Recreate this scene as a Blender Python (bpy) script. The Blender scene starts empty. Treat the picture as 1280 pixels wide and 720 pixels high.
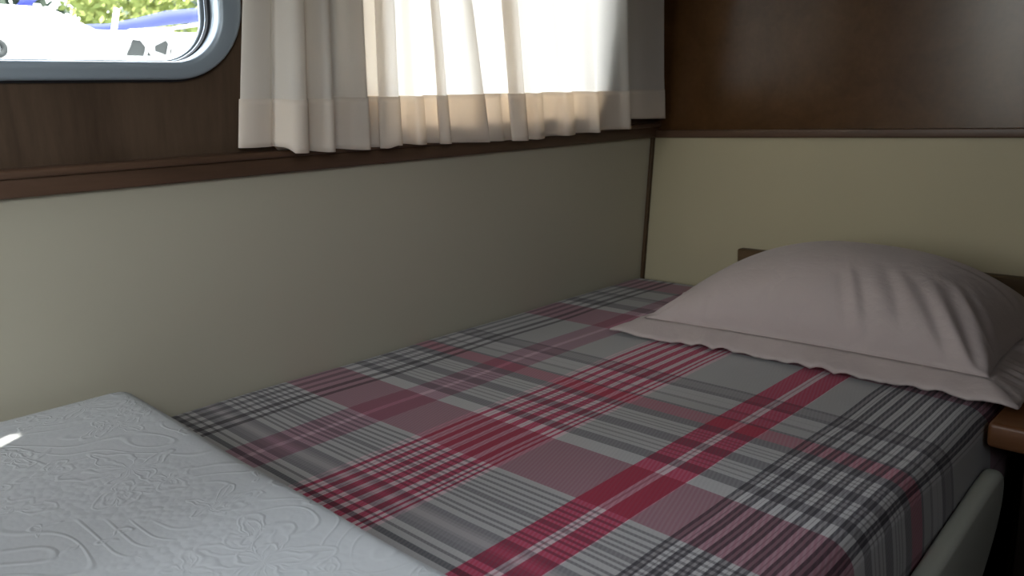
import bpy, bmesh, math, random
from mathutils import Vector, Matrix
random.seed(7)
S = 0.45                      # one working unit = the camera's height above the mattress = 0.45 m
LEAN = 0.0909264              # the hull side leans inboard
sc = bpy.context.scene
col = sc.collection

# ------------------------------------------------------------------ helpers
def tag(o, label=None, cat=None, group=None, kind=None):
    if label: o['label'] = label
    if cat: o['category'] = cat
    if group: o['group'] = group
    if kind: o['kind'] = kind
    return o

def link(name, me, mat, parent=None, mw=None):
    o = bpy.data.objects.new(name, me)
    col.objects.link(o)
    if mat: me.materials.clear(); me.materials.append(mat)
    if mw is not None: o.matrix_world = mw
    if parent:
        o.parent = parent
        o.matrix_parent_inverse = parent.matrix_basis.inverted()
    return o

def empty(name, loc):
    o = bpy.data.objects.new(name, None); col.objects.link(o)
    o.empty_display_size = 0.05
    o.location = Vector(loc) * S
    return o

def mesh(name, verts, faces, mat, parent=None, smooth=True, uvs=None, mw=None):
    """verts in units; mesh in metres; origin moved to the centre of its base"""
    vs = [Vector(v) * S for v in verts]
    if mw is None:
        c = Vector((sum(v.x for v in vs)/len(vs), sum(v.y for v in vs)/len(vs), min(v.z for v in vs)))
        vs = [v - c for v in vs]; M = Matrix.Translation(c)
    else: M = mw
    me = bpy.data.meshes.new(name)
    me.from_pydata([v[:] for v in vs], [], faces); me.update()
    if uvs:
        l = me.uv_layers.new(name='UVMap')
        for p in me.polygons:
            for li in p.loop_indices:
                l.data[li].uv = uvs[me.loops[li].vertex_index]
    if smooth:
        for p in me.polygons: p.use_smooth = True
    return link(name, me, mat, parent, M)

def box(name, a, b, mat, parent=None, bev=0.01, seg=3, mw=None):
    bm = bmesh.new()
    bmesh.ops.create_cube(bm, size=1.0)
    for v in bm.verts:
        v.co = Vector([a[i] + (v.co[i] + 0.5) * (b[i] - a[i]) for i in range(3)])
    if bev: bmesh.ops.bevel(bm, geom=bm.edges[:], offset=bev, segments=seg, profile=0.5, affect='EDGES')
    bm.verts.index_update()
    vs = [v.co[:] for v in bm.verts]; fs = [[v.index for v in f.verts] for f in bm.faces]
    bm.free()
    o = mesh(name, vs, fs, mat, parent, smooth=True, mw=mw)
    sharp(o)
    return o

def sharp(o, ang=35):
    me = o.data
    bm = bmesh.new(); bm.from_mesh(me)
    for e in bm.edges:
        if len(e.link_faces) == 2:
            e.smooth = e.calc_face_angle(0) < math.radians(ang)
    bm.to_mesh(me); bm.free()

def shape2d(name, loops, half, mat, parent=None, bev=0.0, mw=None, off=(0, 0, 0), bres=3):
    """filled 2D outline(s) with holes in local XY, thickness 2*half about local z (units)"""
    cu = bpy.data.curves.new(name, 'CURVE'); cu.dimensions = '2D'; cu.fill_mode = 'BOTH'
    cu.extrude = max(half - bev, 0.0001) * S; cu.bevel_depth = bev * S; cu.bevel_resolution = bres
    cu.offset = -bev * S
    for lp in loops:
        sp = cu.splines.new('POLY'); sp.points.add(len(lp) - 1)
        for p, q in zip(sp.points, lp): p.co = (q[0] * S, q[1] * S, 0, 1)
        sp.use_cyclic_u = True
    t = bpy.data.objects.new('tmp', cu); col.objects.link(t)
    dg = bpy.context.evaluated_depsgraph_get()
    me = bpy.data.meshes.new_from_object(t.evaluated_get(dg))
    bpy.data.objects.remove(t); me.name = name
    me.transform(Matrix.Translation(Vector(off) * S))
    M = mw if mw is not None else Matrix.Identity(4)
    bm = bmesh.new(); bm.from_mesh(me); bmesh.ops.remove_doubles(bm, verts=bm.verts, dist=1e-5)
    bmesh.ops.recalc_face_normals(bm, faces=bm.faces); bm.to_mesh(me); bm.free()
    for p in me.polygons: p.use_smooth = True
    o = link(name, me, mat, parent, M); sharp(o)
    return o

def rrect(y0, y1, s0, s1, r, n=12):
    P = []
    for cx, cy, a0 in ((y1-r, s0+r, -90), (y1-r, s1-r, 0), (y0+r, s1-r, 90), (y0+r, s0+r, 180)):
        for i in range(n + 1):
            a = math.radians(a0 + 90 * i / n); P.append((cx + r*math.cos(a), cy + r*math.sin(a)))
    return P

# left wall frame: local (y, s, n)
WL = Matrix(((0, math.sin(LEAN), math.cos(LEAN), 0), (1, 0, 0, 0), (0, math.cos(LEAN), -math.sin(LEAN), 0), (0, 0, 0, 1)))
# back wall frame: local (x, z, n) with n = -Y (into the cabin)
WB = Matrix(((1, 0, 0, 0), (0, 0, -1, 0), (0, 1, 0, 0), (0, 0, 0, 1)))
def wl(y, s, n):
    v = WL @ Vector((y, s, n)); return (v.x, v.y, v.z)

# ------------------------------------------------------------------ materials
def mat(name):
    m = bpy.data.materials.new(name); m.use_nodes = True
    nt = m.node_tree; b = nt.nodes['Principled BSDF']
    return m, nt, b
def N(nt, t, **kw):
    n = nt.nodes.new(t)
    for k, v in kw.items(): setattr(n, k, v)
    return n
def val(nt, op, a, b=None, c=None):
    n = N(nt, 'ShaderNodeMath', operation=op)
    for i, x in enumerate((a, b, c)):
        if x is None: continue
        if isinstance(x, (int, float)): n.inputs[i].default_value = x
        else: nt.links.new(x, n.inputs[i])
    return n.outputs[0]
def mixc(nt, f, a, b, blend='MIX'):
    n = N(nt, 'ShaderNodeMix', data_type='RGBA', blend_type=blend)
    for i, x in ((0, f), (6, a), (7, b)):
        if isinstance(x, (int, float)): n.inputs[i].default_value = x
        elif isinstance(x, tuple): n.inputs[i].default_value = (*x, 1) if len(x) == 3 else x
        else: nt.links.new(x, n.inputs[i])
    return n.outputs[2]
def bump(nt, h, b, strength=0.3, dist=0.002):
    n = N(nt, 'ShaderNodeBump'); n.inputs['Strength'].default_value = strength
    n.inputs['Distance'].default_value = dist
    nt.links.new(h, n.inputs['Height']); nt.links.new(n.outputs[0], b.inputs['Normal'])
def noise(nt, vec, scale, detail=4, rough=0.5, dist=0.0):
    n = N(nt, 'ShaderNodeTexNoise'); n.inputs['Scale'].default_value = scale
    n.inputs['Detail'].default_value = detail; n.inputs['Roughness'].default_value = rough
    n.inputs['Distortion'].default_value = dist
    if vec is not None: nt.links.new(vec, n.inputs['Vector'])
    return n
def plain(name, c, rough=0.5, metal=0.0, spec=0.5, bumpscale=None, bs=0.15, bd=0.001, vary=0.0):
    m, nt, b = mat(name)
    b.inputs['Base Color'].default_value = (*c, 1); b.inputs['Roughness'].default_value = rough
    b.inputs['Metallic'].default_value = metal; b.inputs['Specular IOR Level'].default_value = spec
    tc = N(nt, 'ShaderNodeTexCoord')
    if bumpscale:
        nz = noise(nt, tc.outputs['Object'], bumpscale, 3); bump(nt, nz.outputs[0], b, bs, bd)
    if vary:
        nz = noise(nt, tc.outputs['Object'], 6, 4)
        c2 = tuple(x * (1 - vary) for x in c)
        nt.links.new(mixc(nt, nz.outputs[0], c, c2), b.inputs['Base Color'])
    return m
def wood(name, c1, c2, axis='Z', scale=9.0, rough=0.35, spec=0.5):
    m, nt, b = mat(name)
    tc = N(nt, 'ShaderNodeTexCoord'); mp = N(nt, 'ShaderNodeMapping')
    sc_ = {'X': (0.12, 1, 1), 'Y': (1, 0.12, 1), 'Z': (1, 1, 0.12)}[axis]
    mp.inputs['Scale'].default_value = sc_
    nt.links.new(tc.outputs['Object'], mp.inputs['Vector'])
    n1 = noise(nt, mp.outputs[0], scale, 6, 0.6, 1.2); n2 = noise(nt, mp.outputs[0], scale * 12, 4, 0.6)
    f = val(nt, 'ADD', val(nt, 'MULTIPLY', n1.outputs[0], 0.75), val(nt, 'MULTIPLY', n2.outputs[0], 0.3))
    mr = N(nt, 'ShaderNodeMapRange'); mr.inputs['From Min'].default_value = 0.35; mr.inputs['From Max'].default_value = 0.7
    nt.links.new(f, mr.inputs['Value'])
    nt.links.new(mixc(nt, mr.outputs[0], c1, c2), b.inputs['Base Color'])
    b.inputs['Roughness'].default_value = rough; b.inputs['Specular IOR Level'].default_value = spec
    bump(nt, n2.outputs[0], b, 0.12, 0.0006)
    return m

M_panel = plain('cream_laminate', (0.465, 0.445, 0.35), 0.42, bumpscale=40, bs=0.05, spec=0.35)
M_panelb = plain('yellowish_cream_laminate', (0.44, 0.395, 0.265), 0.45, bumpscale=40, bs=0.05, spec=0.3)
M_veneer_l = wood('brown_veneer_side', (0.055, 0.035, 0.022), (0.115, 0.077, 0.050), 'Y', 9, 0.42, 0.3)
M_veneer_b = wood('brown_veneer_head', (0.060, 0.028, 0.010), (0.095, 0.045, 0.017), 'Y', 7, 0.21, 0.28)
M_trim = wood('teak_trim', (0.07, 0.040, 0.024), (0.12, 0.068, 0.042), 'X', 10, 0.4, 0.4)
M_trimd = wood('dark_trim', (0.05, 0.028, 0.012), (0.085, 0.048, 0.02), 'Z', 10, 0.45, 0.3)
M_board = wood('head_board_wood', (0.075, 0.045, 0.02), (0.12, 0.075, 0.035), 'X', 9, 0.5, 0.3)
M_night = wood('locker_wood', (0.09, 0.036, 0.013), (0.15, 0.062, 0.024), 'X', 8, 0.4, 0.4)
M_alu = plain('grey_aluminium', (0.34, 0.41, 0.47), 0.42, metal=0.3, spec=0.6, bumpscale=60, bs=0.03)
M_rubber = plain('black_rubber', (0.02, 0.022, 0.028), 0.6)
M_ceil = plain('ceiling_lining', (0.55, 0.53, 0.46), 0.6)
M_floor = wood('dark_sole', (0.018, 0.010, 0.006), (0.035, 0.02, 0.012), 'Y', 8, 0.5)
M_base = wood('bunk_base_wood', (0.015, 0.009, 0.006), (0.03, 0.018, 0.01), 'Y', 8, 0.5)
M_rail = plain('white_gelcoat', (0.66, 0.70, 0.62), 0.45, bumpscale=15, bs=0.05)
M_pillow = None

def glass(name):
    m, nt, b = mat(name); out = nt.nodes['Material Output']
    t = N(nt, 'ShaderNodeBsdfTransparent'); t.inputs[0].default_value = (0.93, 0.95, 0.96, 1)
    g = N(nt, 'ShaderNodeBsdfGlossy'); g.inputs['Roughness'].default_value = 0.02
    fr = N(nt, 'ShaderNodeFresnel'); fr.inputs[0].default_value = 1.35
    mx = N(nt, 'ShaderNodeMixShader')
    nt.links.new(fr.outputs[0], mx.inputs[0]); nt.links.new(t.outputs[0], mx.inputs[1]); nt.links.new(g.outputs[0], mx.inputs[2])
    nt.links.new(mx.outputs[0], out.inputs['Surface']); nt.nodes.remove(b)
    return m
M_glass = glass('window_glass')

def curtain_mat(name, refl, trans, ft):
    m, nt, b = mat(name); out = nt.nodes['Material Output']; nt.nodes.remove(b)
    d = N(nt, 'ShaderNodeBsdfDiffuse'); d.inputs[0].default_value = (*refl, 1)
    t = N(nt, 'ShaderNodeBsdfTranslucent'); t.inputs[0].default_value = (*trans, 1)
    tc = N(nt, 'ShaderNodeTexCoord'); nz = noise(nt, tc.outputs['Object'], 320, 2)
    bp = N(nt, 'ShaderNodeBump'); bp.inputs['Strength'].default_value = 0.12; bp.inputs['Distance'].default_value = 0.0005
    nt.links.new(nz.outputs[0], bp.inputs['Height'])
    nt.links.new(bp.outputs[0], d.inputs['Normal'])
    mx = N(nt, 'ShaderNodeMixShader'); mx.inputs[0].default_value = ft
    nt.links.new(d.outputs[0], mx.inputs[1]); nt.links.new(t.outputs[0], mx.inputs[2])
    nt.links.new(mx.outputs[0], out.inputs['Surface'])
    return m
M_curt = curtain_mat('cream_curtain_cloth', (0.90, 0.875, 0.82), (0.97, 0.89, 0.80), 0.46)
M_hem = curtain_mat('cream_curtain_hem', (0.90, 0.875, 0.82), (0.95, 0.84, 0.72), 0.50)

# plaid sheet ------------------------------------------------------
W_ = (0.56, 0.555, 0.56); G_ = (0.40, 0.40, 0.40); L_ = (0.49, 0.485, 0.49)
D_ = (0.125, 0.12, 0.13); M_ = (0.22, 0.21, 0.215); K_ = (0.030, 0.028, 0.034)
R_ = (0.43, 0.011, 0.036); RW = (0.38, 0.085, 0.12); P_ = (0.22, 0.030, 0.055); PK = (0.80, 0.52, 0.58); PL = (0.27, 0.085, 0.12); PX = (0.29, 0.115, 0.165)
def x_stripes():
    o = [(-1.0, G_)]
    for c in (0.045, 0.10, 0.157, 0.215, 0.272):
        o += [(c - 0.012, D_ if c < 0.2 else (0.055, 0.05, 0.055)), (c + 0.013, L_ if c < 0.26 else G_)]
    o += [(0.447, PX), (0.522, (0.60, 0.27, 0.37)), (0.542, PX), (0.625, G_), (0.800, PK), (0.815, G_), (0.820, PK), (0.828, R_)]
    o[-1] = (0.828, R_)
    cs = [(0.828, 0.853), (0.875, 0.905), (0.926, 0.957), (0.978, 1.010), (1.030, 1.063), (1.083, 1.113), (1.123, 1.137), (1.147, 1.160)]
    o = o[:-1]
    for k, (a, b) in enumerate(cs):
        a += 0.001; b -= 0.002
        o += [(a, R_)]
        nx = cs[k+1][0] if k < 7 else 1.172
        if nx - b > 0.015:
            m = (b + nx) / 2
            o += [(b, PK), (m - 0.001, (0.5, 0.22, 0.27)), (m + 0.001, PK)]
        else: o += [(b, PK)]
    o += [(1.172, G_), (1.464, R_), (1.535, PK), (1.545, (0.42, 0.16, 0.2)), (1.551, PK), (1.563, R_), (1.632, PK), (1.637, G_)]
    c = 1.764
    for k in range(8):
        o += [(c - 0.013, K_), (c - 0.004, (0.17, 0.155, 0.16)), (c + 0.004, K_), (c + 0.013, W_), (c + 0.022, M_), (c + 0.024, W_)]
        c += 0.0452
    # over the edge and down the side
    u = c - 0.022
    o += [(u, L_), (u + 0.012, G_), (u + 0.16, M_), (u + 0.175, G_)]
    return o
def y_stripes():
    o = [(-9.0, G_), (-2.96, M_), (-2.90, L_), (-2.84, M_), (-2.832, L_), (-2.812, (0.06, 0.06, 0.07)), (-2.798, L_), (-2.774, D_), (-2.764, W_), (-2.745, (0.13, 0.125, 0.14)), (-2.73, (0.17, 0.165, 0.18)),
         (-2.71, (0.26, 0.24, 0.255)), (-2.697, (0.38, 0.33, 0.36)), (-2.682, (0.27, 0.24, 0.26)), (-2.668, (0.19, 0.18, 0.19)), (-2.655, (0.13, 0.125, 0.14)), (-2.642, L_)]
    y = -2.6215
    while y < -2.385:
        o += [(y, D_), (y + 0.0115, W_ if y > -2.4 else L_)]; y += 0.0243
    o += [(-2.372, PL), (-2.127, W_), (-2.062, D_), (-2.017, L_)]
    for c in (-1.997, -1.972, -1.947): o += [(c - 0.003, M_), (c + 0.005, L_)]
    o += [(-1.928, D_), (-1.875, L_)]
    for c in (-1.853, -1.832, -1.810): o += [(c - 0.003, M_), (c + 0.005, L_)]
    o += [(-1.785, D_), (-1.739, RW), (-1.661, D_), (-1.645, G_), (-1.595, M_), (-1.575, L_), (-1.548, G_), (-1.535, L_), (-1.507, D_), (-1.478, M_),
          (-1.43, D_), (-1.408, G_), (-1.04, PL), (-0.80, W_), (-0.735, D_), (-0.66, G_), (-0.56, M_), (-0.52, D_), (-0.49, G_),
          (-0.36, D_), (-0.315, PL), (-0.13, G_), (-0.09, D_), (-0.05, G_)]
    return o
def stripe_node(nt, coord, stops, lo, hi):
    """constant-colour stops over [lo, hi], spread over as many colour ramps as needed"""
    res = None; chunk = 30
    stops = [s for s in stops]
    i = 0
    while i < len(stops):
        part = stops[i:i + chunk]
        a = part[0][0] if i else lo
        b = stops[i + chunk][0] if i + chunk < len(stops) else hi
        mr = val(nt, 'DIVIDE', val(nt, 'SUBTRACT', coord, a), b - a)
        cr = N(nt, 'ShaderNodeValToRGB'); cr.color_ramp.interpolation = 'CONSTANT'
        nt.links.new(mr, cr.inputs[0])
        el = cr.color_ramp.elements
        el[0].position = 0; el[0].color = (*part[0][1], 1)
        el.remove(el[1])
        for p, c in part[1:]:
            e = el.new(min(1, max(0, (p - a) / (b - a)))); e.color = (*c, 1)
        if res is None: res = cr.outputs[0]
        else: res = mixc(nt, val(nt, 'GREATER_THAN', coord, a), res, cr.outputs[0])
        i += chunk
    return res
def plaid():
    m, nt, b = mat('plaid_cotton')
    uv = N(nt, 'ShaderNodeUVMap'); sp = N(nt, 'ShaderNodeSeparateXYZ')
    # a gentle wander so that the lines are not ruler straight
    nz = noise(nt, uv.outputs[0], 1.6, 2)
    off = N(nt, 'ShaderNodeVectorMath', operation='SUBTRACT'); nt.links.new(nz.outputs['Color'], off.inputs[0]); off.inputs[1].default_value = (0.5, 0.5, 0.5)
    scl = N(nt, 'ShaderNodeVectorMath', operation='SCALE'); nt.links.new(off.outputs[0], scl.inputs[0]); scl.inputs['Scale'].default_value = 0.022
    ad = N(nt, 'ShaderNodeVectorMath', operation='ADD'); nt.links.new(uv.outputs[0], ad.inputs[0]); nt.links.new(scl.outputs[0], ad.inputs[1])
    nt.links.new(ad.outputs[0], sp.inputs[0])
    u, v = sp.outputs[0], sp.outputs[1]
    xs = x_stripes(); ys = y_stripes()
    cx = stripe_node(nt, u, [(-0.5, xs[0][1])] + xs[1:], -0.5, 3.2)
    cy = stripe_node(nt, v, [(-5.0, ys[0][1])] + ys[1:], -5.0, 0.6)
    # twill: warp and weft threads take turns
    ph = val(nt, 'ADD', val(nt, 'DIVIDE', u, 0.0125), val(nt, 'DIVIDE', v, 0.040))
    tw = val(nt, 'SINE', val(nt, 'MULTIPLY', ph, 6.2832))
    ex = val(nt, 'ADD', 0.5, val(nt, 'MULTIPLY', tw, 0.075)); ey = val(nt, 'SUBTRACT', 1.0, ex)
    def powc(c, e):
        s = N(nt, 'ShaderNodeSeparateColor'); nt.links.new(c, s.inputs[0])
        return [val(nt, 'POWER', s.outputs[i], e) for i in range(3)]
    A = powc(cx, ex); B = powc(cy, ey)
    cb = N(nt, 'ShaderNodeCombineColor')
    for i in range(3): nt.links.new(val(nt, 'MULTIPLY', A[i], B[i]), cb.inputs[i])
    nt.links.new(cb.outputs[0], b.inputs['Base Color'])
    b.inputs['Roughness'].default_value = 0.85; b.inputs['Specular IOR Level'].default_value = 0.15
    b.inputs['Sheen Weight'].default_value = 0.1
    bump(nt, tw, b, 0.12, 0.0004)
    return m
M_plaid = plaid()

def cotton(name, c, scale=26):
    m, nt, b = mat(name)
    b.inputs['Base Color'].default_value = (*c, 1); b.inputs['Roughness'].default_value = 0.85
    b.inputs['Specular IOR Level'].default_value = 0.15; b.inputs['Sheen Weight'].default_value = 0.15
    tc = N(nt, 'ShaderNodeTexCoord')
    n1 = noise(nt, tc.outputs['Object'], scale, 5, 0.55, 0.6); n2 = noise(nt, tc.outputs['Object'], scale * 0.35, 3, 0.5, 1.5)
    bump(nt, val(nt, 'ADD', n1.outputs[0], val(nt, 'MULTIPLY', n2.outputs[0], 2.2)), b, 0.35, 0.005)
    return m
M_pillow = cotton('pale_pink_cotton', (0.50, 0.43, 0.41))

def matelasse():
    """white cotton with raised leaves, scrolls and pebbled fillings"""
    m, nt, b = mat('white_matelasse')
    uv = N(nt, 'ShaderNodeUVMap')
    nz = noise(nt, uv.outputs[0], 5.0, 3)
    off = N(nt, 'ShaderNodeVectorMath', operation='SUBTRACT'); nt.links.new(nz.outputs['Color'], off.inputs[0]); off.inputs[1].default_value = (0.5, 0.5, 0.5)
    scl = N(nt, 'ShaderNodeVectorMath', operation='SCALE'); nt.links.new(off.outputs[0], scl.inputs[0]); scl.inputs['Scale'].default_value = 0.22
    ad = N(nt, 'ShaderNodeVectorMath', operation='ADD'); nt.links.new(uv.outputs[0], ad.inputs[0]); nt.links.new(scl.outputs[0], ad.inputs[1])
    def vor(scale, vec, feature='F1', out='Distance'):
        v = N(nt, 'ShaderNodeTexVoronoi', feature=feature); v.inputs['Scale'].default_value = scale
        nt.links.new(vec, v.inputs['Vector']); return v.outputs[out]
    def comb(a, op, b_=None):
        n = N(nt, 'ShaderNodeVectorMath', operation=op); nt.links.new(a, n.inputs[0])
        if b_ is not None: nt.links.new(b_, n.inputs[1])
        return n
    def ridge(x, w_):
        mr = N(nt, 'ShaderNodeMapRange', interpolation_type='SMOOTHSTEP'); nt.links.new(val(nt, 'ABSOLUTE', x), mr.inputs['Value'])
        mr.inputs['From Min'].default_value = 0; mr.inputs['From Max'].default_value = w_
        mr.inputs['To Min'].default_value = 1; mr.inputs['To Max'].default_value = 0
        return mr.outputs[0]
    def flowers(scale, R, lobes, w_):
        v = N(nt, 'ShaderNodeTexVoronoi'); v.inputs['Scale'].default_value = scale; v.inputs['Randomness'].default_value = 0.75
        nt.links.new(warp, v.inputs['Vector'])
        d = comb(warp, 'SUBTRACT', v.outputs['Position'])
        sx = N(nt, 'ShaderNodeSeparateXYZ'); nt.links.new(d.outputs[0], sx.inputs[0])
        sc2 = N(nt, 'ShaderNodeSeparateXYZ'); nt.links.new(v.outputs['Color'], sc2.inputs[0])
        ang = val(nt, 'ADD', val(nt, 'ARCTAN2', sx.outputs[1], sx.outputs[0]), val(nt, 'MULTIPLY', sc2.outputs[0], 6.28))
        r = comb(d.outputs[0], 'LENGTH').outputs['Value']
        lob = val(nt, 'ABSOLUTE', val(nt, 'COSINE', val(nt, 'MULTIPLY', ang, lobes / 2)))
        f = val(nt, 'MULTIPLY', R, val(nt, 'ADD', 0.42, val(nt, 'MULTIPLY', lob, 0.58)))
        out_ = ridge(val(nt, 'SUBTRACT', r, f), w_)
        inner = ridge(val(nt, 'SUBTRACT', r, val(nt, 'MULTIPLY', f, 0.62)), w_)
        core = ridge(val(nt, 'SUBTRACT', r, R * 0.16), w_)
        ins = val(nt, 'LESS_THAN', r, f)
        vein = val(nt, 'MULTIPLY', ins, val(nt, 'MULTIPLY', ridge(val(nt, 'SINE', val(nt, 'MULTIPLY', ang, lobes * 1.5)), 0.5), 0.5))
        return val(nt, 'MAXIMUM', val(nt, 'MAXIMUM', out_, inner), val(nt, 'MAXIMUM', core, vein)), ins
    warp = ad.outputs[0]
    f1, in1 = flowers(3.1, 0.155, 5.0, 0.012)
    f2, in2 = flowers(6.3, 0.070, 3.0, 0.009)
    # scrolling stems: contour lines of a slow noise
    st = noise(nt, uv.outputs[0], 2.4, 1)
    stem = ridge(val(nt, 'SINE', val(nt, 'MULTIPLY', st.outputs[0], 46.0)), 0.42)
    peb = vor(42.0, uv.outputs[0]); pm = val(nt, 'SUBTRACT', 1.0, val(nt, 'MULTIPLY', peb, 1.1))
    fine = vor(85.0, uv.outputs[0]); fm = val(nt, 'SUBTRACT', 1.0, fine)
    msk = noise(nt, uv.outputs[0], 2.6, 1)
    mk = N(nt, 'ShaderNodeMapRange'); mk.inputs['From Min'].default_value = 0.48; mk.inputs['From Max'].default_value = 0.54
    nt.links.new(msk.outputs[0], mk.inputs['Value'])
    bgm = N(nt, 'ShaderNodeMix', data_type='FLOAT'); nt.links.new(mk.outputs[0], bgm.inputs[0])
    nt.links.new(val(nt, 'MAXIMUM', val(nt, 'MULTIPLY', stem, 0.8), f2), bgm.inputs[2])
    nt.links.new(val(nt, 'ADD', val(nt, 'MULTIPLY', pm, 0.8), val(nt, 'MULTIPLY', f2, 0.5)), bgm.inputs[3])
    mx = N(nt, 'ShaderNodeMix', data_type='FLOAT'); nt.links.new(in1, mx.inputs[0])
    nt.links.new(bgm.outputs[0], mx.inputs[2]); nt.links.new(f1, mx.inputs[3])
    h = val(nt, 'ADD', val(nt, 'MAXIMUM', mx.outputs[0], f1), val(nt, 'MULTIPLY', fm, 0.16))
    b.inputs['Base Color'].default_value = (0.53, 0.56, 0.575, 1)
    b.inputs['Roughness'].default_value = 0.8; b.inputs['Specular IOR Level'].default_value = 0.2
    bump(nt, h, b, 0.27, 0.0028)
    return m
M_quilt = matelasse()

# ------------------------------------------------------------------ setting
XR, YF, ZC, ZF = 3.5, -5.6, 2.75, -1.65
RO = (-5.05, -3.85, 1.25, 2.35)      # unseen opening added to brighten the left wall and curtains: y0, y1, z0, z1
FO = (0.20, 1.0, 0.55, 2.35)      # companionway opening behind the camera: x0, x1, z0, z1
W1 = (-4.30, -2.535, 1.176, 1.93)      # glass opening of window 1 (y0, y1, s0, s1)
W2 = (-2.04, -0.57, 0.945, 1.93)
TH = 0.05
holes = [rrect(W1[0]-0.03, W1[1]+0.03, W1[2]-0.03, W1[3]+0.03, 0.19), rrect(W2[0]-0.03, W2[1]+0.03, W2[2]-0.03, W2[3]+0.03, 0.19)]
smax = ZC / math.cos(LEAN) + 0.05
wall_l = shape2d('wall_left', [[(YF-0.1, 0.80), (0.10, 0.80), (0.10, smax), (YF-0.1, smax)]] + holes, TH, M_veneer_l, mw=WL, off=(0, 0, -TH))
tag(wall_l, kind='structure', label='brown wood veneer side of the cabin with two windows')
lower = box('wall_panel', (YF-0.1, ZF-0.05, -0.1), (0.10, 0.80, 0.0), M_panel, bev=0, mw=WL)
lower.parent = wall_l; lower.matrix_parent_inverse = wall_l.matrix_basis.inverted()
lower['label'] = 'cream laminate lower panel'

wall_b = box('wall_back', (-0.1, 0.0, 0.80), (XR+0.1, 0.1, ZC), M_veneer_b, bev=0)
tag(wall_b, kind='structure', label='dark brown veneered bulkhead at the head of the bunk')
pb = box('wall_panel', (-0.1, 0.0, ZF-0.05), (XR+0.1, 0.1, 0.80), M_panelb, parent=wall_b, bev=0)
pb['label'] = 'cream laminate lower panel'
# right side of the cabin, with the added light opening behind the camera
right = shape2d('wall_right', [[(YF-0.1, ZF-0.05), (0.1, ZF-0.05), (0.1, ZC), (YF-0.1, ZC)], rrect(*RO, 0.19)], 0.05, M_floor,
                mw=Matrix(((0, 0, 1, (XR+0.05)*S), (1, 0, 0, 0), (0, 1, 0, 0), (0, 0, 0, 1))))
tag(right, kind='structure')
front = shape2d('wall_front', [[(-0.2, ZF-0.05), (XR+0.1, ZF-0.05), (XR+0.1, ZC), (-0.2, ZC)], rrect(*FO, 0.08)], 0.05, M_floor,
                mw=Matrix(((1, 0, 0, 0), (0, 0, -1, (YF-0.05)*S), (0, 1, 0, 0), (0, 0, 0, 1))))
tag(front, kind='structure')
# slot added in the unseen ceiling to put a sun sliver on the bedspread
SUN = Vector((-0.26, -0.10, -1.0))
def slot_outline():
    p0 = Vector((0.222, -3.314)); dr = Vector((0.50, -0.866)).normalized(); nr = Vector((-dr.y, dr.x))
    hw = 0.017; L = 0.30
    up = Vector((-SUN.x, -SUN.y)) * (ZC + 0.01 - 0.147)
    P = []
    for a in range(90, 271, 15):
        r = math.radians(a); P.append(p0 + dr * (hw + hw * math.cos(r)) + nr * hw * math.sin(r))
    for a in range(-90, 91, 15):
        r = math.radians(a); P.append(p0 + dr * (L + hw * math.cos(r)) + nr * hw * math.sin(r))
    return [((p + up).x, (p + up).y) for p in P]
ceil = shape2d('ceiling', [[(0.15, YF-0.1), (XR+0.1, YF-0.1), (XR+0.1, 0.1), (0.15, 0.1)], slot_outline()], 0.008, M_ceil,
               mw=Matrix.Translation((0, 0, (ZC+0.008)*S)))
tag(ceil, kind='structure')
tag(box('floor', (-0.2, YF-0.1, ZF-0.1), (XR+0.1, 0.1, ZF), M_floor, bev=0), kind='structure')

# trims
t1 = box('trim_1', (YF, 0.800, -0.01), (-0.002, 0.862, 0.035), M_trim, bev=0.008, mw=WL)
t1b = box('ledge', (YF, 0.858, -0.01), (-0.002, 0.882, 0.055), M_trim, bev=0.008, mw=WL)
t1b.parent = t1; t1b.matrix_parent_inverse = t1.matrix_basis.inverted()
tag(t1, kind='structure', label='brown wooden ledge along the cabin side under the windows')
tag(box('trim_2', (0.075, -0.022, 0.792), (XR, 0.01, 0.832), M_trim, bev=0.006), kind='structure')
tag(box('trim_3', (-0.022, ZF, -0.01), (0.002, 0.80, 0.018), M_trimd, bev=0.004, mw=WL), kind='structure')

def ring(name, outer, inner, half, m, parent, off, bev):
    return shape2d(name, [outer, inner], half, m, parent, bev=bev, mw=WL, off=off)
def window(name, W, label):
    y0, y1, s0, s1 = W
    f = ring(name, rrect(y0-0.075, y1+0.075, s0-0.052, s1+0.052, 0.235, 16), rrect(y0+0.004, y1-0.004, s0+0.002, s1-0.002, 0.155, 16), 0.030, M_alu, None, (0, 0, 0.016), 0.014)
    f.name = name
    tag(f, kind='structure', label=label)
    fi = ring('window_frame', rrect(y0-0.028, y1+0.028, s0-0.028, s1+0.028, 0.185, 16), rrect(y0+0.002, y1-0.002, s0, s1, 0.155, 16), 0.05, M_alu, f, (0, 0, -0.055), 0.004)
    g = ring('gasket', rrect(y0-0.082, y1+0.082, s0-0.060, s1+0.060, 0.243, 16), rrect(y0-0.06, y1+0.06, s0-0.04, s1+0.04, 0.22, 16), 0.006, M_rubber, f, (0, 0, 0.004), 0.002)
    g2 = ring('gasket', rrect(y0-0.003, y1+0.003, s0-0.003, s1+0.003, 0.160, 16), rrect(y0+0.010, y1-0.012, s0+0.000, s1-0.010, 0.148, 16), 0.010, M_rubber, f, (0, 0, -0.035), 0.002)
    g3 = ring('window_frame', rrect(y0+0.004, y1-0.008, s0+0.001, s1-0.006, 0.152, 16), rrect(y0+0.016, y1-0.024, s0+0.004, s1-0.02, 0.138, 16), 0.008, M_alu, f, (0, 0, -0.060), 0.003)
    p = shape2d('window_pane', [rrect(y0, y1, s0, s1, 0.157, 16)], 0.004, M_glass, f, mw=WL, off=(0, 0, -0.06))
    return f
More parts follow.
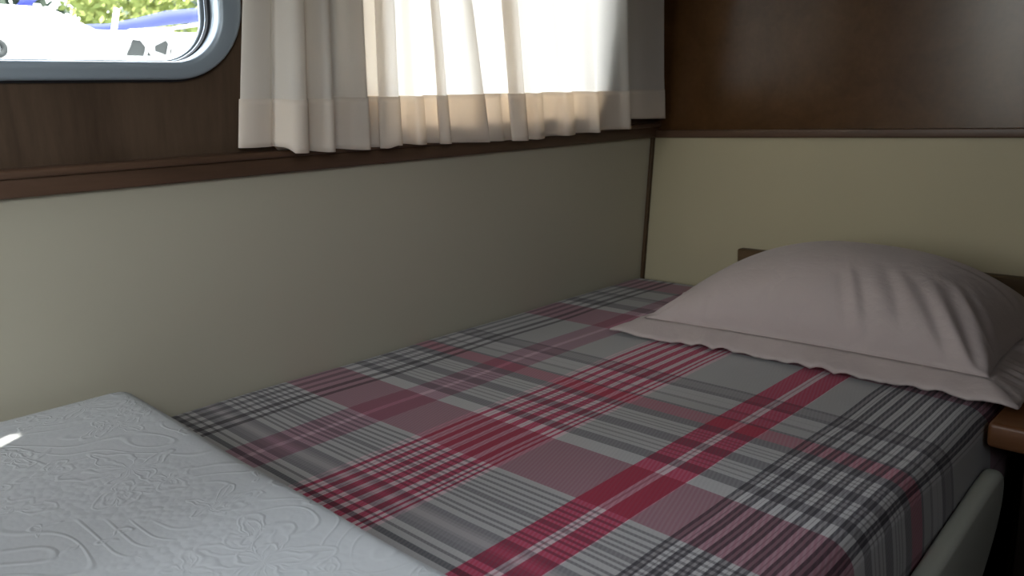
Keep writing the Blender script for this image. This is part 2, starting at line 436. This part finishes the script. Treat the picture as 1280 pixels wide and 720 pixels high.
window('window_1', W1, 'grey aluminium framed cabin window with rounded corners left of the curtains')
window('window_2', W2, 'cabin window hidden behind the lit curtains')

# ------------------------------------------------------------------ bunk, mattress and sheet
bunk = empty('bunk', (1.05, -2.3, ZF))
tag(bunk, 'dark wooden built-in bunk base under the plaid mattress', 'bed')
box('bunk_base', (0.0, -4.5, ZF), (1.98, -0.005, -0.50), M_base, bunk, bev=0.01)
box('bunk_platform', (-0.02, -4.5, -0.50), (2.07, -0.005, -0.405), M_base, bunk, bev=0.01)
# lee board: outline in y, z with rounded head end
lb = [(-1.17, -0.155), (-1.5, -0.190), (-1.82, -0.227), (-2.6, -0.285), (-4.5, -0.30), (-4.5, -0.95), (-2.3, -0.92), (-1.75, -0.74), (-1.42, -0.57), (-1.28, -0.48), (-1.16, -0.37), (-1.115, -0.29), (-1.11, -0.215), (-1.13, -0.175)]
def chaikin(P, n=2):
    for _ in range(n):
        Q = []
        for i in range(len(P)):
            a, b = P[i], P[(i+1) % len(P)]
            Q += [(a[0]*.75+b[0]*.25, a[1]*.75+b[1]*.25), (a[0]*.25+b[0]*.75, a[1]*.25+b[1]*.75)]
        P = Q
    return P
MLB = Matrix(((0, 0, 1, 2.134*S), (1, 0, 0, 0), (0, 1, 0, 0), (0, 0, 0, 1)))
lee = shape2d('lee_board', [chaikin(lb)], 0.029, M_rail, None, bev=0.024, mw=MLB, bres=6)
tag(lee, 'off-white moulded lee board with rounded edges along the right side of the bunk', 'bunk board')

MW, RAD, ZB = 2.085, 0.075, -0.40     # mattress side, edge radius, underside
def sheet():
    # cross profile: (x, z, arc length)
    prof = []
    n = 100
    for i in range(n + 1):
        x = 0.01 + (MW - RAD - 0.01) * i / n
        crown = -0.012 * max(0, (x - 1.5) / 0.5) ** 2
        prof.append((x, crown))
    z0 = prof[-1][1]
    for i in range(1, 9):
        a = math.radians(90 * i / 8)
        prof.append((MW - RAD + RAD * math.sin(a), z0 - RAD + RAD * math.cos(a)))
    for i in range(1, 15):
        f = i / 14; z = z0 - RAD + (ZB - z0 + RAD) * f
        prof.append((MW - 0.0 - 0.012 * math.sin(f * math.pi) * -1 - 0.05 * max(0, f - 0.8), z))
    s = [0.01]
    for a, b in zip(prof, prof[1:]): s.append(s[-1] + math.hypot(b[0]-a[0], b[1]-a[1]))
    ys = [-4.5 + 4.49 * i / 180 for i in range(181)]
    V = []; UV = []; F = []
    for y in ys:
        for (x, z), u in zip(prof, s):
            dz = 0.0025 * math.sin(3.1 * x + 1.7 * y) + 0.002 * math.sin(7 * y - 2.2 * x)
            edge = min(1, max(0, (-0.02 - y) / 0.08)); sag = -0.03 * (1 - edge) ** 2
            wl_ = max(0, 1 - x / 0.05); sag -= 0.012 * wl_ ** 2
            dx = 0.004 * math.sin(5 * y + 1) * (1 if x > MW - 0.02 else 0)
            V.append((x + dx, y, z + (dz + sag if z > -0.1 else 0))); UV.append((u, y))
    m = len(prof)
    for j in range(len(ys) - 1):
        for i in range(m - 1):
            a = j * m + i; F.append((a, a + 1, a + m + 1, a + m))
    # close: bottom, ends, wall side
    nb = len(V)
    for y in (ys[0], ys[-1]):
        V.append((0.01, y, ZB)); UV.append((0, y))
    F.append(tuple([nb] + [i for i in range(m)][::-1]))
    F.append(tuple([nb + 1] + [(len(ys)-1) * m + i for i in range(m)]))
    F.append(tuple([nb, nb + 1] + [(len(ys)-1-j) * m for j in range(len(ys))]))
    F.append(tuple([nb + 1, nb] + [j * m + m - 1 for j in range(len(ys))]))
    return V, F, UV
mattress = empty('mattress', (1.05, -2.25, ZB))
tag(mattress, 'bunk mattress under a fitted sheet in red, grey and white plaid', 'mattress')
V, F, UV = sheet()
fs = mesh('fitted_sheet', V, F, M_plaid, mattress, uvs=UV); sharp(fs, 50)
fs['label'] = 'red, grey, white and charcoal plaid fitted sheet'

# ------------------------------------------------------------------ folded white bedspread over the foot
def rounded_slab(x0, x1, y0, y1, z0, h, rc, nx, ny, wob):
    """soft slab: top surface grid with rolled edges, closed below; uv = arc-length-ish plan"""
    def prof(t, a, b, r):
        # maps t in 0..1 to (coordinate, height factor)
        return a + (b - a) * t
    V = []; UV = []; F = []
    def edgef(d, r):
        d = max(0, min(1, d / r)); return math.sqrt(max(0, 1 - (1 - d) ** 2))
    xs = []; ys = []
    def grid(a, b, n, r):
        g = [a, a+r*0.02, a+r*0.06, a+r*0.12, a+r*0.2, a+r*0.32, a+r*0.48, a+r*0.7]
        q = [a + r + (b - a - 2*r) * i / n for i in range(n + 1)]
        return g + q + [b - (v - a) for v in reversed(g)]
    xs = grid(x0, x1, nx, rc); ys = grid(y0, y1, ny, rc)
    for y in ys:
        for x in xs:
            # round the plan corners
            cx = min(max(x, x0 + 0.09), x1 - 0.09); cy = min(max(y, y0 + 0.09), y1 - 0.09)
            ox, oy = x - cx, y - cy
            px, py = x, y
            if abs(ox) > 1e-6 and abs(oy) > 1e-6:
                m = max(abs(ox), abs(oy)); l = math.hypot(ox, oy); px, py = cx + ox * m / l, cy + oy * m / l
            e = edgef(min(x - x0, x1 - x, y - y0, y1 - y), rc)
            z = z0 + 0.004 + (h - 0.004) * e + wob(x, y) * e
            V.append((px, py, z)); UV.append((x, y))
    m = len(xs)
    for j in range(len(ys) - 1):
        for i in range(m - 1):
            a = j * m + i; F.append((a, a + 1, a + m + 1, a + m))
    n0 = len(V)
    V += [(v[0], v[1], z0) for v in V[:]]; UV += UV[:]
    for j in range(len(ys) - 1):
        for i in range(m - 1):
            a = n0 + j * m + i; F.append((a, a + m, a + m + 1, a + 1))
    bd = [i for i in range(m)] + [j * m + m - 1 for j in range(1, len(ys))] + [(len(ys)-1) * m + i for i in range(m - 2, -1, -1)] + [j * m for j in range(len(ys) - 2, 0, -1)]
    for a, b in zip(bd, bd[1:] + bd[:1]): F.append((b, a, a + n0, b + n0))
    return V, F, UV
wob = lambda x, y: 0.006 * math.sin(2.3 * x + 1.1 * y) + 0.004 * math.sin(4.1 * y - 2.7 * x + 1) + 0.003 * math.sin(9 * x + 5 * y) + 0.012 * (1.4 - x)
V, F, UV = rounded_slab(0.035, 2.02, -4.45, -2.922, 0.006, 0.140, 0.065, 60, 50, wob)
q = mesh('bedspread', V, F, M_quilt, uvs=UV); sharp(q, 80)
tag(q, 'thick white bedspread with embossed leaves and scrolls folded over the foot of the plaid bunk', 'bedspread')

# ------------------------------------------------------------------ pillow
FL = [(0.72, -1.01), (2.06, -0.98), (2.07, -0.15), (0.60, -0.14)]   # seam corners on plan: front-left, front-right, back-right, back-left
def plan(u, v):
    a, b = (u + 1) / 2, (v + 1) / 2
    x = (FL[0][0]*(1-a)+FL[1][0]*a)*(1-b) + (FL[3][0]*(1-a)+FL[2][0]*a)*b
    y = (FL[0][1]*(1-a)+FL[1][1]*a)*(1-b) + (FL[3][1]*(1-a)+FL[2][1]*a)*b
    # seams bow in between the corners
    x -= 0.035 * u * abs(u) * (1 - v * v); y -= 0.028 * v * abs(v) * (1 - u * u)
    return x, y
creases = [  # (u0, v0, u1, v1, width, depth)
    (-0.55, -1.0, -0.57, -0.72, 0.022, 0.016), (-0.22, -1.0, -0.14, -0.66, 0.026, 0.018), (-0.36, -1.0, -0.38, -0.82, 0.02, 0.010),
    (0.02, -1.0, 0.00, -0.80, 0.02, 0.010), (0.30, -1.0, 0.16, -0.55, 0.028, 0.017), (0.42, -1.0, 0.24, -0.48, 0.03, 0.019), (0.58, -0.95, 0.36, -0.36, 0.03, 0.014),
    (0.80, -0.95, 0.52, -0.42, 0.035, 0.018), (0.95, -0.95, 0.66, -0.30, 0.04, 0.02), (-0.93, -0.93, -0.72, -0.70, 0.03, 0.02), (-0.80, -1.0, -0.74, -0.8, 0.02, 0.012),
    (0.98, -0.6, 0.74, -0.2, 0.035, 0.014), (0.9, 0.3, 0.55, 0.15, 0.05, 0.012), (-0.98, 0.0, -0.75, 0.05, 0.04, 0.012)]
def crease(u, v):
    d = 0
    for u0, v0, u1, v1, w, dp in creases:
        L2 = (u1-u0)**2 + (v1-v0)**2
        t = max(0, min(1, ((u-u0)*(u1-u0) + (v-v0)*(v1-v0)) / L2))
        r = math.hypot(u - u0 - t*(u1-u0), v - v0 - t*(v1-v0)) / w
        k = (1 - t) ** 0.7
        d += 0.70 * dp * k * (-math.exp(-r*r) + 0.75 * math.exp(-((r - 2.0) ** 2)))
    return d
def topz(u, v):
    pu = max(0, 1 - abs(u) ** (1.7 if u < 0 else 2.8)); pv = max(0, 1 - abs(v) ** 2.3)
    return 0.320 * pu ** (0.74 if u < 0 else 0.5) * pv ** (0.52 if v < 0 else 0.62)
def zbase(v): return 0.068 + 0.03 * max(0, (v + 0.2) / 1.2) ** 1.5
pil = empty('pillow', (1.37, -0.6, 0.0))
tag(pil, 'plump pale pink pillow in a flanged case at the head of the bunk', 'pillow')
n = 110
V = []; F = []
def gp(i):
    t = -1 + 2 * i / n
    return math.copysign(1 - (1 - abs(t)) ** 1.25, t)
for j in range(n + 1):
    for i in range(n + 1):
        u, v = gp(i), gp(j); x, y = plan(u, v); h = topz(u, v)
        fade = min(1, h / 0.05)
        z = zbase(v) + h + crease(u, v) * fade
        # front face bellies out a little
        y -= 0.03 * math.sin(min(1, h / 0.385) * math.pi) * max(0, -v)
        V.append((x, y, z))
m = n + 1
for j in range(n):
    for i in range(n):
        a = j*m + i; F.append((a, a+1, a+m+1, a+m))
n0 = len(V)
for j in range(n + 1):
    for i in range(n + 1):
        u, v = gp(i), gp(j); x, y = plan(u, v)
        pu = max(0, 1 - abs(u) ** 6); pv = max(0, 1 - abs(v) ** 6)
        V.append((x, y, zbase(v) - (zbase(v) - 0.010) * (pu * pv) ** 0.3))
for j in range(n):
    for i in range(n):
        a = n0 + j*m + i; F.append((a, a+m, a+m+1, a+1))
bd = [i for i in range(m)] + [j*m + n for j in range(1, m)] + [n*m + i for i in range(n-1, -1, -1)] + [j*m for j in range(n-1, 0, -1)]
for a, b in zip(bd, bd[1:] + bd[:1]): F.append((b, a, a+n0, b+n0))
mesh('pillowcase', V, F, M_pillow, pil)
# flange: flat cloth border outside the seam
def flange():
    V = []; F = []; K = 6; NS = 60
    path = []
    for i in range(NS): path.append((-1 + 2*i/NS, -1))
    for i in range(NS): path.append((1, -1 + 2*i/NS))
    for i in range(NS): path.append((1 - 2*i/NS, 1))
    for i in range(NS): path.append((-1, 1 - 2*i/NS))
    T = len(path); wid = 0.115
    for side in (1, -1):
        for k in range(K + 1):
            f = k / K
            for t, (u, v) in enumerate(path):
                x, y = plan(u, v)
                # outward direction
                nx = u if abs(u) >= abs(v) - 1e-9 else 0; ny = v if abs(v) >= abs(u) - 1e-9 else 0
                cu = max(0, (abs(u) - 0.86) / 0.14) * math.copysign(1, u); cv = max(0, (abs(v) - 0.86) / 0.14) * math.copysign(1, v)
                ox = nx if nx else cu; oy = ny if ny else cv
                if abs(u) == 1: ox = u
                if abs(v) == 1: oy = v
                w = wid * (0.93 + 0.07 * math.sin(t * 0.21))
                if u < -0.98: w *= 0.25 + 0.75 * ((1 - v) / 2) ** 1.5
                elif v > 0.98: w *= 0.25 + 0.6 * max(0, (u + 1) / 2)
                x += ox * w * f; y += oy * w * f
                wave = (0.006 * math.sin(t * 0.55) + 0.008 * math.sin(t * 0.87 + 1)) * math.sin(f * math.pi * 0.6)
                zb = zbase(v)
                if v > 0.9: zb += 0.0
                z = zb * (1 - f) + (0.016 if v < 0 else zb) * f + abs(wave) * 1.3
                # right front corner droops over the mattress edge, left tip lies flat
                V.append((x, y, z + side * 0.004))
    def q(s, k, t): return s * (K+1) * T + k * T + t % T
    for k in range(K):
        for t in range(T):
            F.append((q(0,k,t), q(0,k+1,t), q(0,k+1,t+1), q(0,k,t+1)))
            F.append((q(1,k,t), q(1,k,t+1), q(1,k+1,t+1), q(1,k+1,t)))
    for t in range(T):
        F.append((q(0,K,t), q(1,K,t), q(1,K,t+1), q(0,K,t+1)))
        F.append((q(0,0,t), q(0,0,t+1), q(1,0,t+1), q(1,0,t)))
    return V, F
V, F = flange()
V = [(x, min(y, -0.075), z) for x, y, z in V]
mesh('pillow_flange', V, F, M_pillow, pil)

# wooden board on the bulkhead behind the pillow
hb = box('backing_board', (0.638, -0.055, 0.01), (3.0, -0.001, 0.222), M_board, bev=0.008)
tag(hb, 'low brown wooden board against the bulkhead behind the pillow', 'headboard')

# bedside locker right of the bunk
lk = empty('bedside_locker', (2.8, -0.6, ZF))
tag(lk, 'brown wooden bedside locker right of the pillow, its top level with the mattress', 'cabinet')
box('locker_top', (2.112, -1.18, -0.085), (3.45, -0.06, -0.004), M_night, lk, bev=0.014)
box('locker_side', (2.20, -1.08, ZF), (2.26, -0.06, -0.065), M_base, lk, bev=0.004)
box('locker_side', (3.38, -1.08, ZF), (3.44, -0.06, -0.065), M_base, lk, bev=0.004)
box('locker_door', (2.265, -1.10, ZF + 0.1), (3.375, -1.065, -0.11), M_base, lk, bev=0.006)
box('locker_plinth', (2.26, -1.05, ZF), (3.38, -1.00, ZF + 0.1), M_base, lk, bev=0.004)

# ------------------------------------------------------------------ curtains
def interp(P, x):
    for (a, fa), (b, fb) in zip(P, P[1:]):
        if a <= x <= b: return fa + (fb - fa) * (x - a) / (b - a)
    return P[0][1] if x < P[0][0] else P[-1][1]
def catmull(P, per=8):
    out = []
    Q = [P[0]] + P + [P[-1]]
    for i in range(1, len(Q) - 2):
        for k in range(per):
            t = k / per
            out.append(tuple(0.5 * ((2*Q[i][d]) + (-Q[i-1][d]+Q[i+1][d])*t + (2*Q[i-1][d]-5*Q[i][d]+4*Q[i+1][d]-Q[i+2][d])*t*t + (-Q[i-1][d]+3*Q[i][d]-3*Q[i+1][d]+Q[i+2][d])*t**3) for d in (0, 1)))
    out.append(P[-1]); return out
def shear(y): return interp([(-3, 0.10), (-2.54, 0.10), (-2.3, 0.02), (-1.9, -0.03), (-1.40, -0.19), (-1.2, -0.16), (0, -0.14)], y)
STOP = 2.32
def curtain(name, pts, zbot, seed, label):
    P = catmull(pts)
    root = empty(name, wl(sum(p[0] for p in pts)/len(pts), 0.88, 0.07))
    tag(root, label, 'curtain', )
    def surf(s0f, s1, nrow, dn, thick, nm, m):
        V = []; F = []; T = len(P)
        for side in (0, 1):
            for r in range(nrow + 1):
                for i, (y, d) in enumerate(P):
                    s0 = s0f(y)
                    s = s0 + (s1 - s0) * r / nrow
                    h = (s - 0.87)
                    yy = y + shear(y) * h * (1 if h < 0.65 else 1 - 0.5*(h-0.65))
                    amp = 1.0 - 0.30 * min(1, h / 1.2)
                    mean = 0.085
                    dd = mean + (d - mean) * amp + 0.006 * math.sin(9 * y + 2.4 * s + seed) * min(1, h * 3 + 0.2)
                    # normal in plan
                    a, b = P[max(0, i-1)], P[min(T-1, i+1)]
                    tx, ty = b[0]-a[0], b[1]-a[1]; l = math.hypot(tx, ty) or 1
                    ny, nd = -ty / l, tx / l
                    o = dn + (thick if side else 0)
                    V.append(wl(yy + ny * o, s, dd + nd * o))
        def q(sd, r, i): return sd*(nrow+1)*T + r*T + i
        for r in range(nrow):
            for i in range(T - 1):
                F.append((q(0,r,i), q(0,r,i+1), q(0,r+1,i+1), q(0,r+1,i)))
        if thick:
            for r in range(nrow):
                for i in range(T - 1):
                    F.append((q(1,r,i), q(1,r+1,i), q(1,r+1,i+1), q(1,r,i+1)))
            for i in range(T - 1):
                F.append((q(0,0,i), q(1,0,i), q(1,0,i+1), q(0,0,i+1)))
                F.append((q(0,nrow,i), q(0,nrow,i+1), q(1,nrow,i+1), q(1,nrow,i)))
            for r in range(nrow):
                F.append((q(0,r,0), q(0,r+1,0), q(1,r+1,0), q(1,r,0)))
                F.append((q(0,r,T-1), q(1,r,T-1), q(1,r+1,T-1), q(0,r+1,T-1)))
        else: V = V[:(nrow+1)*T]
        return mesh(nm, V, F, m, root)
    surf(lambda y: interp(zbot, y), STOP, 44, 0.0, 0.0, 'curtain_cloth', M_curt)
    surf(lambda y: interp(zbot, y) - 0.002, 1.062, 8, -0.004, 0.008, 'hem', M_hem)
    return root
PA = [(-1.90, 0.030), (-2.00, 0.045), (-2.10, 0.030), (-2.22, 0.045), (-2.34, 0.032), (-2.44, 0.040), (-2.495, 0.045), (-2.512, 0.062), (-2.47, 0.072), (-2.41, 0.068), (-2.385, 0.062),
      (-2.36, 0.145), (-2.31, 0.152), (-2.285, 0.10), (-2.27, 0.05), (-2.235, 0.135), (-2.195, 0.145), (-2.175, 0.07), (-2.12, 0.052), (-2.085, 0.105),
      (-2.03, 0.130), (-2.045, 0.07), (-1.96, 0.055), (-1.90, 0.075), (-1.955, 0.10), (-1.88, 0.13), (-1.855, 0.06), (-1.81, 0.075), (-1.785, 0.125), (-1.74, 0.11), (-1.72, 0.06),
      (-1.665, 0.07), (-1.625, 0.085), (-1.66, 0.105), (-1.62, 0.12), (-1.59, 0.07), (-1.52, 0.085), (-1.44, 0.095), (-1.385, 0.105)]
PB = [(-1.43, 0.050), (-1.37, 0.062), (-1.29, 0.085), (-1.255, 0.07), (-1.17, 0.075), (-1.235, 0.10), (-1.165, 0.125), (-1.13, 0.06), (-1.09, 0.115), (-1.03, 0.10), (-0.99, 0.06), (-0.91, 0.065), (-0.87, 0.11), (-0.81, 0.10), (-0.76, 0.06), (-0.70, 0.08), (-0.655, 0.13), (-0.62, 0.10),
      (-0.55, 0.085), (-0.46, 0.105), (-0.40, 0.13), (-0.37, 0.07), (-0.34, 0.035), (-0.27, 0.04), (-0.20, 0.065), (-0.12, 0.085), (-0.045, 0.105)]
curtain('curtain', PA, [(-2.54, 0.905), (-2.37, 0.903), (-2.355, 0.886), (-2.2, 0.880), (-1.93, 0.872), (-1.9, 0.882), (-1.38, 0.862)], 0.3,
        'cream cotton curtain on the left, its folds bunched up beside the window')
curtain('curtain', PB, [(-1.43, 0.862), (-1.1, 0.858), (-0.66, 0.868), (-0.62, 0.874), (-0.40, 0.874), (-0.37, 0.915), (-0.04, 0.912)], 2.1,
        'cream cotton curtain on the right, reaching into the cabin corner with bright sky behind')
rail = box('curtain_rail', (-2.75, STOP + 0.002, 0.0), (-0.02, STOP + 0.04, 0.125), M_trimd, bev=0.006, mw=WL)
tag(rail, 'dark wooden rail the cream curtains hang from', 'curtain rail')

# ------------------------------------------------------------------ outside: neighbouring boat, trees, water
M_white = plain('white_boat_gelcoat', (0.82, 0.83, 0.83), 0.35)
M_blue = plain('blue_canvas', (0.008, 0.016, 0.13), 0.8)
M_dark = plain('boat_dark_grey', (0.03, 0.033, 0.033), 1.0, spec=0.1)  # dark grey of the neighbouring boat's windows and porthole rim
M_leaf = plain('green_foliage', (0.06, 0.085, 0.06), 0.8, vary=0.5)
M_leafy = plain('yellow_green_foliage', (0.24, 0.28, 0.07), 0.8, vary=0.4)
M_bark = plain('bark', (0.08, 0.06, 0.045), 0.9)
M_water = plain('harbour_water', (0.05, 0.08, 0.09), 0.15, bumpscale=3, bs=0.3, bd=0.05)
wat = mesh('water', [(-300, -300, -2.0), (-1.2, -300, -2.0), (-1.2, 300, -2.0), (-300, 300, -2.0)], [(0, 1, 2, 3)], M_water, smooth=False)
tag(wat, 'harbour water outside the cabin', 'water', kind='stuff')

def tube(name, pts, r, m, parent=None, seg=10, taper=None):
    V = []; F = []
    pts = [Vector(p) for p in pts]
    for i, p in enumerate(pts):
        d = (pts[min(len(pts)-1, i+1)] - pts[max(0, i-1)]).normalized()
        up = Vector((0, 0, 1)) if abs(d.z) < 0.9 else Vector((1, 0, 0))
        a = d.cross(up).normalized(); b = a.cross(d)
        rr = r * (taper[i] if taper else 1)
        for k in range(seg):
            t = 2 * math.pi * k / seg
            V.append(tuple(p + (a * math.cos(t) + b * math.sin(t)) * rr))
    for i in range(len(pts) - 1):
        for k in range(seg):
            F.append((i*seg+k, i*seg+(k+1) % seg, (i+1)*seg+(k+1) % seg, (i+1)*seg+k))
    F.append(tuple(range(seg))[::-1]); F.append(tuple((len(pts)-1)*seg+k for k in range(seg)))
    return mesh(name, V, F, m, parent)

boat = empty('motor_boat', (-9.2, 0.0, -2.1))
tag(boat, 'white neighbouring boat with rails seen through the window', 'boat')
# hull with flared topsides, bow towards +y
def hull():
    V = []; F = []; st = []
    for i in range(13):
        t = i / 12; y = -5.5 + 11.5 * t
        w = 1.5 * (1 - max(0, (t - 0.5) / 0.5) ** 2.2) + 0.02
        sh = 0.75 + 0.5 * t * t
        st.append([(-9.2 - w, y, sh), (-9.2 - w*0.93, y, -0.6), (-9.2 - w*0.6, y, -2.2), (-9.2 + w*0.6, y, -2.2), (-9.2 + w*0.93, y, -0.6), (-9.2 + w, y, sh)])
    for s_ in st: V += s_
    for i in range(12):
        for k in range(5): a = i*6+k; F.append((a, a+1, a+7, a+6))
        F.append((i*6+5, i*6, i*6+6, i*6+11))
    F.append(tuple(range(6))[::-1]); F.append(tuple(72+k for k in range(6)))
    return V, F
V, F = hull(); mesh('hull', V, F, M_white, boat, smooth=False)
# cabin house with raked front and sloping coachroof
def prism(name, outline_yz, x0, x1, m, parent, inset=0.0):
    n_ = len(outline_yz)
    V = [(x0, y, z) for y, z in outline_yz] + [(x1, y, z) for y, z in outline_yz]
    F = [tuple(range(n_)), tuple(range(2*n_-1, n_-1, -1))] + [(i, i+n_, (i+1) % n_+n_, (i+1) % n_) for i in range(n_)]
    return mesh(name, V, F, m, parent, smooth=False)
prism('cabin_house', [(-5.0, 0.8), (3.6, 1.25), (3.2, 2.12), (0.1, 2.10), (-0.4, 2.34), (-4.8, 2.40)], -10.2, -8.25, M_white, boat)
prism('cabin_window', [(0.42, 1.80), (0.74, 1.80), (0.62, 1.99), (0.53, 2.00)], -8.30, -8.22, M_dark, boat)
prism('cabin_window', [(0.80, 1.86), (0.98, 1.80), (1.02, 1.88), (0.95, 2.00), (0.80, 1.93)], -8.30, -8.22, M_dark, boat)
prism('windscreen_frame', [(0.1, 1.78), (1.9, 1.74), (1.75, 1.80), (0.2, 1.82)], -8.4, -8.26, M_white, boat)
tube('handrail', [(-8.2, 0.14, 1.95), (-8.2, 0.5, 2.10), (-8.2, 1.0, 2.14), (-8.2, 1.45, 2.22)], 0.02, M_white, boat)
for y, z in ((0.48, 2.09), (0.76, 2.12), (1.05, 2.15)):
    tube('stanchion', [(-8.2, y - 0.13, 1.75), (-8.2, y, z)], 0.016, M_white, boat)
# round black fender ring
def torus(name, c, R, r, m, parent=None, axis='X'):
    V = []; F = []; A, Bn = 28, 12
    for i in range(A):
        a = 2*math.pi*i/A
        for k in range(Bn):
            b = 2*math.pi*k/Bn; q_ = R + r*math.cos(b)
            V.append((c[0] + r*math.sin(b), c[1] + q_*math.cos(a), c[2] + q_*math.sin(a)))
    for i in range(A):
        for k in range(Bn): F.append((i*Bn+k, i*Bn+(k+1) % Bn, ((i+1) % A)*Bn+(k+1) % Bn, ((i+1) % A)*Bn+k))
    return mesh(name, V, F, m, parent)
torus('porthole_rim', (-8.22, -1.02, 1.86), 0.075, 0.038, M_dark, boat)
# blue rolled sail cover on its boom
tube('boom_crutch', [(-8.7, 0.42, 1.9), (-8.7, 0.56, 2.42)], 0.035, M_white, boat)
cov = tube('sail_cover', [(-8.9, 0.14, 2.17), (-8.9, 0.2, 2.18), (-8.9, 0.5, 2.20), (-8.9, 0.9, 2.27), (-8.9, 1.3, 2.36), (-8.9, 1.9, 2.44), (-8.9, 2.4, 2.49)], 0.062, M_blue, taper=[0.7, 0.8, 0.8, 1.15, 1.5, 1.5, 0.6], seg=14)
tag(cov, 'long rolled blue canvas cover above the white boat outside', 'sail cover')
cov2 = tube('sail_cover', [(-9.6, -0.30, 2.44), (-9.6, -0.2, 2.62), (-9.6, -0.1, 2.95)], 0.11, M_blue, taper=[1, 0.9, 0.4], seg=12)
tag(cov2, 'small upright blue canvas cover left of the long one outside', 'sail cover')

def tree(x, y, z0, h, r, m, label, seed):
    rnd = random.Random(seed)
    t = empty('tree', (x, y, z0)); tag(t, label, 'tree', group=None)
    tube('trunk', [(x, y, z0), (x + 0.2, y + 0.1, z0 + h*0.4), (x, y, z0 + h*0.8)], r*0.07, M_bark, t, taper=[1.3, 1, 0.5])
    V = []; F = []
    for k in range(2600):
        a = rnd.uniform(0, 2*math.pi); e = math.asin(rnd.uniform(-1, 1)); q_ = r * rnd.uniform(0.55, 1.0) * (1 + 0.22*math.sin(3*a+seed) * math.cos(2*e))
        c = Vector((x + q_*math.cos(a)*math.cos(e), y + q_*math.sin(a)*math.cos(e), z0 + h*0.66 + q_*0.95*math.sin(e)))
        d1 = Vector((rnd.gauss(0, 1), rnd.gauss(0, 1), rnd.gauss(0, 1))).normalized(); d2 = d1.orthogonal().normalized()
        L = r * rnd.uniform(0.045, 0.09); b_ = len(V)
        V += [tuple(c - d1*L), tuple(c + d2*L*0.5), tuple(c + d1*L), tuple(c - d2*L*0.5)]
        F.append((b_, b_+1, b_+2, b_+3))
    mesh('foliage', V, F, m, t, smooth=False)
tree(-34, 3.5, -2, 11.5, 4.2, M_leaf, 'dark green tree behind the boats, left of the yellow-green one', 3)
tree(-30, 9.5, -2, 11.0, 2.6, M_leafy, 'yellow-green tree beyond the blue sail cover', 5)
tree(-36, 14.5, -2, 12.0, 4.0, M_leaf, 'green tree at the right edge of the window view', 8)
tree(-33, -5.0, -2, 12.5, 3.2, M_leaf, 'green tree at the left edge of the window view', 11)

# ------------------------------------------------------------------ light
SUN = SUN.normalized()
w = bpy.data.worlds.new('World'); sc.world = w; w.use_nodes = True
nt = w.node_tree; bg = nt.nodes['Background']
sky = N(nt, 'ShaderNodeTexSky'); sky.sky_type = 'NISHITA'; sky.sun_disc = False
sky.sun_elevation = math.asin(-SUN.z); sky.sun_rotation = math.atan2(-SUN.x, -SUN.y)
sky.air_density = 1.0; sky.dust_density = 2.5
hs = N(nt, 'ShaderNodeHueSaturation'); hs.inputs['Saturation'].default_value = 0.35; nt.links.new(sky.outputs[0], hs.inputs['Color'])
nt.links.new(mixc(nt, 1.0, hs.outputs[0], (1.05, 1.0, 0.92), 'MULTIPLY'), bg.inputs['Color']); bg.inputs['Strength'].default_value = 3.0
sl = bpy.data.lights.new('sun', 'SUN'); sl.energy = 14.0; sl.angle = math.radians(0.6); sl.color = (1, 0.95, 0.86)
so = bpy.data.objects.new('sun', sl); col.objects.link(so)
so.rotation_euler = SUN.to_track_quat('-Z', 'Y').to_euler(); so.location = (-2, 3, 5)

def portal(name, M, sx, sy):
    l = bpy.data.lights.new(name, 'AREA'); l.shape = 'RECTANGLE'; l.size = sx*S; l.size_y = sy*S
    l.cycles.is_portal = True
    o = bpy.data.objects.new(name, l); col.objects.link(o); o.matrix_world = M
for W in (W1, W2):
    c = Vector(wl((W[0]+W[1])/2, (W[2]+W[3])/2, -0.12)) * S
    R = Matrix(((0, math.sin(LEAN), -math.cos(LEAN), c.x), (1, 0, 0, c.y), (0, math.cos(LEAN), math.sin(LEAN), c.z), (0, 0, 0, 1)))
    portal('window_portal', R, W[1]-W[0], W[3]-W[2])
portal('door_portal', Matrix(((1, 0, 0, (FO[0]+FO[1])/2*S), (0, 0, -1, (YF-0.12)*S), (0, 1, 0, (FO[2]+FO[3])/2*S), (0, 0, 0, 1))), FO[1]-FO[0], FO[3]-FO[2])
portal('starboard_portal', Matrix(((0, 0, 1, (XR+0.11)*S), (1, 0, 0, (RO[0]+RO[1])/2*S), (0, 1, 0, (RO[2]+RO[3])/2*S), (0, 0, 0, 1))), RO[1]-RO[0], RO[3]-RO[2])

# ------------------------------------------------------------------ camera
X = Vector((0.7172499, -0.12781325, 0.68499369)); Y = Vector((0.69579264, 0.18462617, -0.6941079)); Z = Vector((-0.03775157, 0.97446239, 0.22135462))
cam = bpy.data.cameras.new('camera'); co = bpy.data.objects.new('camera', cam); col.objects.link(co)
R = Matrix((X, Y, Z)).to_4x4()
co.matrix_world = Matrix.Translation(Vector((2.70644567, -3.83748256, 1.0)) * S) @ R
cam.sensor_width = 36; cam.lens = 36 * 1007.554 / 1280
cam.dof.use_dof = True; cam.dof.focus_distance = 1.2; cam.dof.aperture_fstop = 8.0
cam.clip_start = 0.02; cam.clip_end = 500
sc.camera = co

sc.view_settings.view_transform = 'Standard'; sc.view_settings.look = 'None'
sc.view_settings.gamma = 1; sc.view_settings.exposure = 0.0
try: sc.view_settings.use_curve_mapping = False
except Exception: pass
sc.cycles.max_bounces = 10; sc.cycles.diffuse_bounces = 6; sc.cycles.transmission_bounces = 6; sc.cycles.transparent_max_bounces = 12
sc.cycles.caustics_reflective = False; sc.cycles.caustics_refractive = False
sc.cycles.sample_clamp_indirect = 6.0
